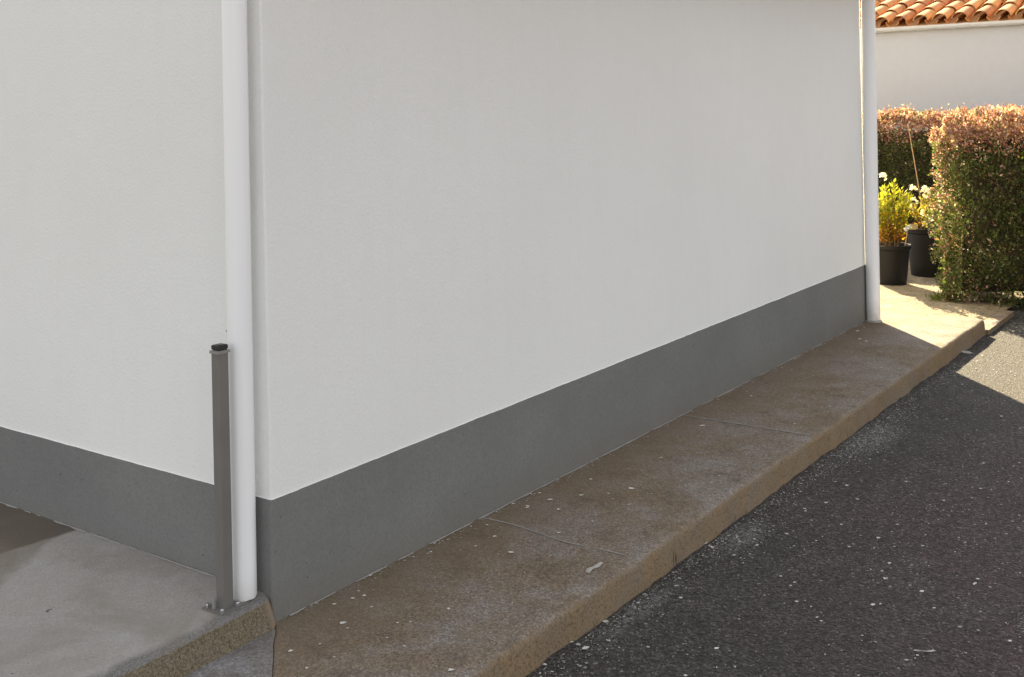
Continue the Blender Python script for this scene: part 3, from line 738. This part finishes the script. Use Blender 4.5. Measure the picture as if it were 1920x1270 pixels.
# ------------------------------------------------------------------ pots and plants
def make_pot(root, rb, rt_, h):
    prof = [(0.001, 0.004), (rb - 0.012, 0.004), (rb - 0.004, 0.0), (rb, 0.006)] + [(rb + (rt_ - rb) * t, h * t) for t in (0.25, 0.5, 0.75, 0.88)] + \
           [(rt_ + 0.004, h * 0.90), (rt_ + 0.010, h * 0.905), (rt_ + 0.013, h * 0.985), (rt_ + 0.008, h), (rt_ - 0.004, h), (rt_ - 0.010, h * 0.93), (rt_ - 0.014, h * 0.88)]
    p = smooth(obj('pot', lathe(prof, 48), M['pot'], root), 35)
    sb = lathe([(0.001, h * 0.90), (rt_ * 0.5, h * 0.905), (rt_ - 0.010, h * 0.90)], 32)
    for v in sb.verts: v.co.z += 0.008 * noise.noise(v.co * 30)
    smooth(obj('soil', sb, M['soil'], root), 180)
    return p
def shrub(root, z0, H, R, nst, nl, cols, size, seed, lean=(0, 0)):
    rs = random.Random(seed); b = bmesh.new(); P, D, C = [], [], []
    for k in range(nst):
        a = rs.uniform(0, 2 * math.pi); r = R * math.sqrt(rs.uniform(0.02, 1)); h = H * rs.uniform(0.62, 1.0) * (1 - 0.25 * (r / R) ** 2)
        p0 = Vector((0.35 * r * math.cos(a), 0.35 * r * math.sin(a), z0)); p2 = Vector((r * math.cos(a) + lean[0], r * math.sin(a) + lean[1], z0 + h))
        p1 = (p0 + p2) * 0.5 + Vector((rs.uniform(-.02, .02), rs.uniform(-.02, .02), 0.04))
        pts = [p0 * (1 - t) ** 2 + p1 * 2 * t * (1 - t) + p2 * t * t for t in [i / 7 for i in range(8)]]
        tube(b, pts, 0.004, 0.0018, 5)
        for i in range(nl):
            t = 0.12 + 0.88 * (i / nl) ** 0.8; q = p0 * (1 - t) ** 2 + p1 * 2 * t * (1 - t) + p2 * t * t
            an = i * 2.4 + rs.uniform(-.4, .4); up = 0.35 + 0.9 * t
            P.append(q); D.append((math.cos(an), math.sin(an), up)); C.append(cols[int(min(0.999, max(0, t + rs.uniform(-.35, .35))) * len(cols))])
    obj('stems', b, M['wood'], root)
    P, D, C = np.array([tuple(p) for p in P]), np.array(D), np.array(C)
    C = C * rng.uniform(0.75, 1.25, size=(len(C), 1))
    return obj('foliage', leaves_mesh('foliage', P, D, rng.uniform(size * 0.7, size * 1.2, len(P)), C, 0.42, 0.2), M['leaf'], root)
def blossom(root, centre, r, n, cols, seed, nm='flower'):
    rs = random.Random(seed); P, D, C, Sz = [], [], [], []
    for k in range(n):
        d = Vector((rs.gauss(0, 1), rs.gauss(0, 1), rs.gauss(0.3, 0.8))).normalized(); c = Vector(centre) + d * r * rs.uniform(0.3, 1)
        ax = (d + Vector((-0.5, -0.3, 0.3))).normalized(); u = ax.cross(Vector((0.2, 0.4, 0.9))).normalized(); v = ax.cross(u)
        for j in range(5):
            a = 2 * math.pi * j / 5; P.append(tuple(c)); D.append(tuple(u * math.cos(a) + v * math.sin(a) + ax * 0.3)); C.append(rs.choice(cols)); Sz.append(rs.uniform(0.020, 0.032))
    return obj(nm, leaves_mesh(nm, np.array(P), np.array(D), np.array(Sz), np.array(C), 0.8, 0.15), M['petal'], root)
WHITE = [(0.78, 0.76, 0.66), (0.82, 0.8, 0.74), (0.72, 0.70, 0.56)]
YG = [(0.32, 0.13, 0.02), (0.42, 0.22, 0.02), (0.40, 0.28, 0.025), (0.30, 0.28, 0.025), (0.22, 0.25, 0.02), (0.34, 0.33, 0.04)]
p1 = tag(empty('potted_shrub', (8.35, 0.52, sand_z(8.35, 0.52) - 0.004)), 'yellow-green leafy shrub in a black pot beside the white downpipe', 'potted plant')
make_pot(p1, 0.140, 0.178, 0.385)
shrub(p1, 0.345, 0.66, 0.23, 44, 40, YG, 0.055, 3, (0.0, 0.02))
blossom(p1, (0.0, 0.055, 1.04), 0.035, 9, WHITE, 5)
blossom(p1, (-0.03, -0.18, 0.55), 0.030, 8, [(0.66, 0.72, 0.76), (0.78, 0.80, 0.8)], 8)
b = bmesh.new(); tube(b, [(-0.03, -0.14, 0.34), (-0.03, -0.175, 0.54)], 0.006, 0.005, 6); obj('flower_stick', b, M['cane'], p1)
p2 = tag(empty('potted_shrub', (9.05, 0.325, sand_z(9.05, 0.325) - 0.004)), 'white flowering shrub in a large black pot against the hedge end', 'potted plant')
make_pot(p2, 0.20, 0.235, 0.48)
shrub(p2, 0.43, 0.44, 0.26, 26, 22, [(0.28, 0.15, 0.03), (0.32, 0.22, 0.04), (0.22, 0.21, 0.04), (0.3, 0.25, 0.06)], 0.05, 9)
for k, (c, r, n) in enumerate((((-0.05, 0.02, 0.84), 0.06, 16), ((-0.02, 0.16, 0.86), 0.035, 7), ((-0.05, 0.06, 0.62), 0.045, 9), ((-0.16, 0.12, 0.74), 0.04, 8), ((0.02, -0.08, 0.78), 0.05, 9))): blossom(p2, c, r, n, WHITE, 20 + k)
b = bmesh.new(); box(b, -0.002, 0.002, -0.045, 0.045, -0.028, 0.028); bevel(b, 0.001); t_ = obj('plant_tag', b, M['tagmat'], p2, (-0.235, 0.11, 0.50)); t_.rotation_euler = (0, rad(8), rad(14))
b = bmesh.new(); tube(b, [(9.18, 0.40, sand_z(9.18, .40)), (9.16, 0.42, 0.4), (9.14, 0.475, 0.85), (9.10, 0.545, 1.40)], 0.006, 0.005, 7)
b2 = empty('garden_cane', (9.18, 0.40, -0.116)); o = smooth(obj('cane', b, M['cane'], b2)); o.location = (-9.18, -0.40, 0.116)
tag(b2, 'thin brown cane leaning up in front of the far hedge', 'stake')
# grassy weed at the foot of the near hedge
wd = tag(empty('weed_tuft', (7.66, -0.12, -0.118)), 'small green weed tuft on gravel at the foot of the near hedge', 'weed')
n = 190; P = rng.normal(scale=(0.05, 0.055, 0.0), size=(n, 3)); D = np.concatenate([rng.normal(scale=0.7, size=(n, 2)), np.ones((n, 1))], 1)
obj('blades', leaves_mesh('blades', P, D, rng.uniform(0.03, 0.09, n), pick([(0.12, 0.15, 0.03), (0.20, 0.21, 0.04), (0.08, 0.10, 0.03)], n), 0.14, 0.1), M['leaf'], wd)

# ------------------------------------------------------------------ stone chips in the asphalt, paint flakes
def chips(P, sx, sz, cols, name, mat):
    N = len(P); a = rng.uniform(0, 2 * np.pi, N); ca, sa = np.cos(a), np.sin(a)
    base = np.array([(1, 0, 0), (0.25, 0.9, 0), (-0.85, 0.5, 0), (-0.6, -0.7, 0), (0.4, -0.85, 0), (0.1, 0.05, 1)], float)
    V = np.repeat(base[None], N, 0) * np.concatenate([rng.uniform(0.6, 1.25, (N, 6, 2)), np.ones((N, 6, 1))], 2)
    V[:, :, 0] *= sx[:, None]; V[:, :, 1] *= (sx * rng.uniform(0.45, 1.0, N))[:, None]; V[:, :, 2] *= sz[:, None]
    X = V[:, :, 0] * ca[:, None] - V[:, :, 1] * sa[:, None]; Y = V[:, :, 0] * sa[:, None] + V[:, :, 1] * ca[:, None]
    V = np.stack([X, Y, V[:, :, 2]], 2) + P[:, None, :]
    tri = np.array([(i, (i + 1) % 5, 5) for i in range(5)])
    F = (np.arange(N)[:, None, None] * 6 + tri[None]).reshape(-1, 3)
    return mesh_np(name, V.reshape(-1, 3), F, np.repeat(cols, 5, axis=0))
n = 52000
x = 0.1 + 8.4 * rng.uniform(0, 1, n) ** 1.35; y = -0.76 - 2.0 * rng.uniform(0, 1, n)
P = np.stack([x, y, np.array([asph_z(a, c) for a, c in zip(x, y)]) - 0.0005], 1)
gcol = pick([(0.056, 0.053, 0.052), (0.076, 0.067, 0.062), (0.112, 0.10, 0.092), (0.035, 0.032, 0.031), (0.19, 0.175, 0.155)], n, [0.30, 0.27, 0.17, 0.19, 0.07])
tag(obj('asphalt_chippings', chips(P, np.clip(rng.lognormal(-5.65, 0.4, n), 0.0018, 0.009), rng.uniform(0.0014, 0.0042, n), gcol, 'asphalt_chippings', M['stone']), M['stone']), 'fine stone chippings bedded in the asphalt yard', kind='stuff')
# scraped paint crumbs
def crumb_pts():
    out = []
    for k in range(4800): out.append((0.2 + 7.2 * random.random() ** 1.2, -0.78 - 1.9 * random.random() ** 1.25))
    for cx, cy, sx_, sy_, m in ((3.6, -0.80, 1.6, 0.02, 330), (1.2, -0.79, 0.6, 0.018, 160), (3.35, -0.86, 0.32, 0.06, 420), (1.75, -0.85, 0.20, 0.05, 220), (0.9, -0.84, 0.35, 0.05, 160), (2.6, -0.83, 0.6, 0.03, 200), (3.0, -1.45, 0.5, 0.2, 200), (4.6, -0.83, 0.7, 0.04, 160), (1.9, -1.35, 0.35, 0.25, 150), (1.55, -1.95, 0.08, 0.03, 25), (2.3, -1.9, 0.3, 0.2, 90)):
        for k in range(int(m * 2.6)): out.append((random.gauss(cx, sx_), min(-0.772, random.gauss(cy, sy_))))
    return np.array(out)
q = crumb_pts(); n = len(q)
P = np.stack([q[:, 0], q[:, 1], np.array([asph_z(a, c) for a, c in q]) + 0.0035], 1)
wc = pick([(0.36, 0.35, 0.33), (0.52, 0.51, 0.49), (0.24, 0.23, 0.21), (0.17, 0.16, 0.145)], n)
tag(obj('paint_crumbs', chips(P, np.clip(rng.lognormal(-6.1, 0.6, n), 0.0012, 0.009), rng.uniform(0.0008, 0.002, n), np.clip(wc, 0, .7), 'paint_crumbs', M['stone']), M['stone']), 'tiny white paint crumbs strewn over the asphalt', kind='stuff')
q = np.array([(0.05 + 5.8 * random.random(), -0.02 - 0.66 * random.random() ** 1.3) for k in range(330)] + [(0.05 + 5.8 * random.random(), -0.012 - abs(random.gauss(0, 0.02))) for k in range(420)])
n = len(q); P = np.stack([q[:, 0], q[:, 1], np.array([wz(a) for a in q[:, 0]]) + 0.0028], 1)
tag(obj('paint_crumbs', chips(P, np.clip(rng.lognormal(-5.75, 0.55, n), 0.0014, 0.009), rng.uniform(0.001, 0.002, n), pick([(0.55, 0.53, 0.49), (0.42, 0.40, 0.36), (0.3, 0.28, 0.25)], n), 'paint_crumbs', M['stone']), M['stone']), 'tiny white paint crumbs strewn over the walkway', kind='stuff')
def flake_mesh(rs, r):
    b = bmesh.new(); n = rs.randint(5, 8); asp = rs.uniform(0.35, 0.85)
    ring = []
    for i in range(n):
        a = 2 * math.pi * i / n + rs.uniform(-.25, .25); k = r * rs.uniform(0.65, 1.15); ring.append((k * math.cos(a), k * asp * math.sin(a), rs.uniform(0.0, 0.25) * r))
    t = [b.verts.new((x, y, z + 0.0012)) for x, y, z in ring]; lo = [b.verts.new((x, y, z)) for x, y, z in ring]
    c = b.verts.new((0, 0, 0.0012)); d = b.verts.new((0, 0, 0))
    for i in range(n):
        b.faces.new((t[i], t[(i + 1) % n], c)); b.faces.new((lo[(i + 1) % n], lo[i], d)); b.faces.new((t[i], lo[i], lo[(i + 1) % n], t[(i + 1) % n]))
    me = bpy.data.meshes.new('paint_flake'); b.to_mesh(me); b.free(); me.materials.append(M['flake']); return me
rf = random.Random(11)
bank = [flake_mesh(rf, 0.01) for k in range(9)]
def pix(px, py, z):          # a point of the photograph taken down to a horizontal surface
    u0, v0 = px - 960, py - 202; c_, s_ = math.cos(rad(1.21)), math.sin(rad(1.21))
    u, v = c_ * u0 - s_ * v0, s_ * u0 + c_ * v0
    f = 2082.46; X = (0.58068, 0.81413); Y = (-0.81413, 0.58068); r = (u / f, 1.0)
    d = (r[0] * X[0] + r[1] * X[1], r[0] * Y[0] + r[1] * Y[1], -v / f); t = (z - CAM.z) / d[2]
    return CAM.x + t * d[0], CAM.y + t * d[1]
def flake(px, py, wpx, on_walk, label=None):
    z = 0.0 if on_walk else ZA
    for _ in range(3):
        x, y = pix(px, py, z); z = wz(x) if on_walk else asph_z(x, y)
    dep = (x - CAM.x) * 0.81413 + (y - CAM.y) * 0.58068
    o = bpy.data.objects.new('paint_flake', rf.choice(bank)); COL.objects.link(o); s = (1.0 if on_walk else 0.9) * wpx * dep / 2082.46 / 2 / 0.01
    o.scale = (s, s, max(0.7, min(1.2, s))); o.location = (x, y, z + 0.003); o.rotation_euler = (rf.uniform(-.06, .06), rf.uniform(-.06, .06), rf.uniform(-0.5, 0.5) + yaw)
    if label: tag(o, label, 'paint flake')
    else:
        sz = 'larger' if wpx >= 11 else ('small' if wpx >= 8 else 'tiny')
        if on_walk:
            zn = 'before the first joint line' if x < 1.09 else ('between the two joint lines' if x < 2.88 else 'beyond the second joint line')
            sd = 'close to the plinth' if y > -0.22 else ('near the kerb edge' if y < -0.5 else 'mid-path')
            tag(o, f'{sz} white paint flake on the walkway {zn}, {sd}', 'paint flake', 'paint flakes on the walkway')
        else:
            sd = 'close to the kerb' if y > -1.0 else ('a step off the kerb' if y > -1.5 else 'far off the kerb')
            zn = 'beyond the far joint' if x > 2.88 else ('beside the middle slab' if x > 1.9 else 'in the foreground')
            tag(o, f'{sz} white paint flake on asphalt {sd}, {zn}', 'paint flake', 'paint flakes on the asphalt')
    return o
for px, py, wp in ((643, 1170, 14), (661, 1124, 9), (683, 1119, 9), (627, 1135, 8), (697, 1140, 7), (545, 1223, 11), (627, 1234, 6), (575, 1255, 7), (726, 1198, 6), (928, 1008, 10), (914, 986, 6), (958, 1038, 11), (892, 1026, 7), (989, 951, 9), (1047, 957, 8), (1031, 939, 11), (988, 954, 7), (1048, 1001, 10), (1090, 930, 9), (1185, 918, 13), (1141, 927, 6), (1012, 926, 6), (963, 946, 7), (808, 1037, 7), (1108, 900, 7), (694, 1081, 9), (672, 1110, 6), (746, 1170, 6), (770, 1168, 5), (600, 1210, 6), (1317, 800, 12), (1345, 735, 8), (1409, 744, 7), (1608, 622, 10), (1612, 637, 10), (1624, 641, 7), (846, 1258, 12), (1060, 885, 9), (1445, 690, 8), (1240, 860, 9)):
    flake(px, py, wp, True)
for px, py, wp in ((1136, 1168, 16), (1072, 1206, 8), (1098, 1218, 18), (1022, 1248, 10), (1320, 1020, 16), (1335, 1028, 10), (1276, 1123, 10), (1344, 1218, 11), (1608, 938, 9), (1567, 905, 7), (1593, 1027, 8), (1647, 1010, 10), (1668, 1058, 8), (1729, 1111, 11), (1637, 1136, 11), (1651, 1135, 9), (1828, 1097, 14), (1857, 1103, 8), (1839, 1149, 8), (1720, 1231, 8), (1532, 1160, 9), (1540, 1166, 8), (1752, 1142, 8), (1894, 1204, 9), (1660, 1087, 13), (1494, 1130, 8), (1521, 1139, 6), (1549, 944, 9), (1464, 1082, 7), (1490, 1094, 7), (1810, 1019, 6), (1845, 870, 7), (1878, 782, 6), (1577, 985, 7), (1770, 940, 7), (1700, 905, 8), (1588, 912, 8), (1510, 960, 7)):
    flake(px, py, wp, False)
# a few that stand out
def strip(name, pts, wdt, label, z_of):
    b = bmesh.new(); last = None
    for k, (px, py) in enumerate(pts):
        x, y = pix(px, py, z_of); zz = (wz(x) if z_of > -0.05 else asph_z(x, y)) + 0.004 + 0.004 * math.sin(k * 1.7)
        w_ = wdt * (0.35 + 0.65 * math.sin(math.pi * (k + 0.5) / len(pts)))
        cur = [b.verts.new((x + s * w_ * 0.6, y - s * w_, zz + h)) for s, h in ((-1, 0.001), (0, 0.004), (1, 0.0))]
        if last:
            for i in (0, 1): b.faces.new((last[i], last[i + 1], cur[i + 1], cur[i]))
        last = cur
    bmesh.ops.solidify(b, geom=b.faces[:], thickness=0.001)
    o = obj(name, b, M['flake']); return tag(o, label, 'paint flake')
strip('paint_peeling', [(1101, 1075), (1106, 1069), (1112, 1064), (1119, 1060), (1127, 1056)], 0.011, 'curled white strip of peeled paint near the walkway edge by the joint line', 0.0)
strip('paint_peeling', [(1716, 1222), (1728, 1226), (1738, 1224), (1750, 1220)], 0.012, 'long ragged white paint peeling on the asphalt at bottom right', ZA)
strip('paint_peeling', [(1801, 652), (1808, 653), (1815, 655), (1823, 656)], 0.028, 'white scrap lying on the asphalt against the far end of the walkway', ZA)
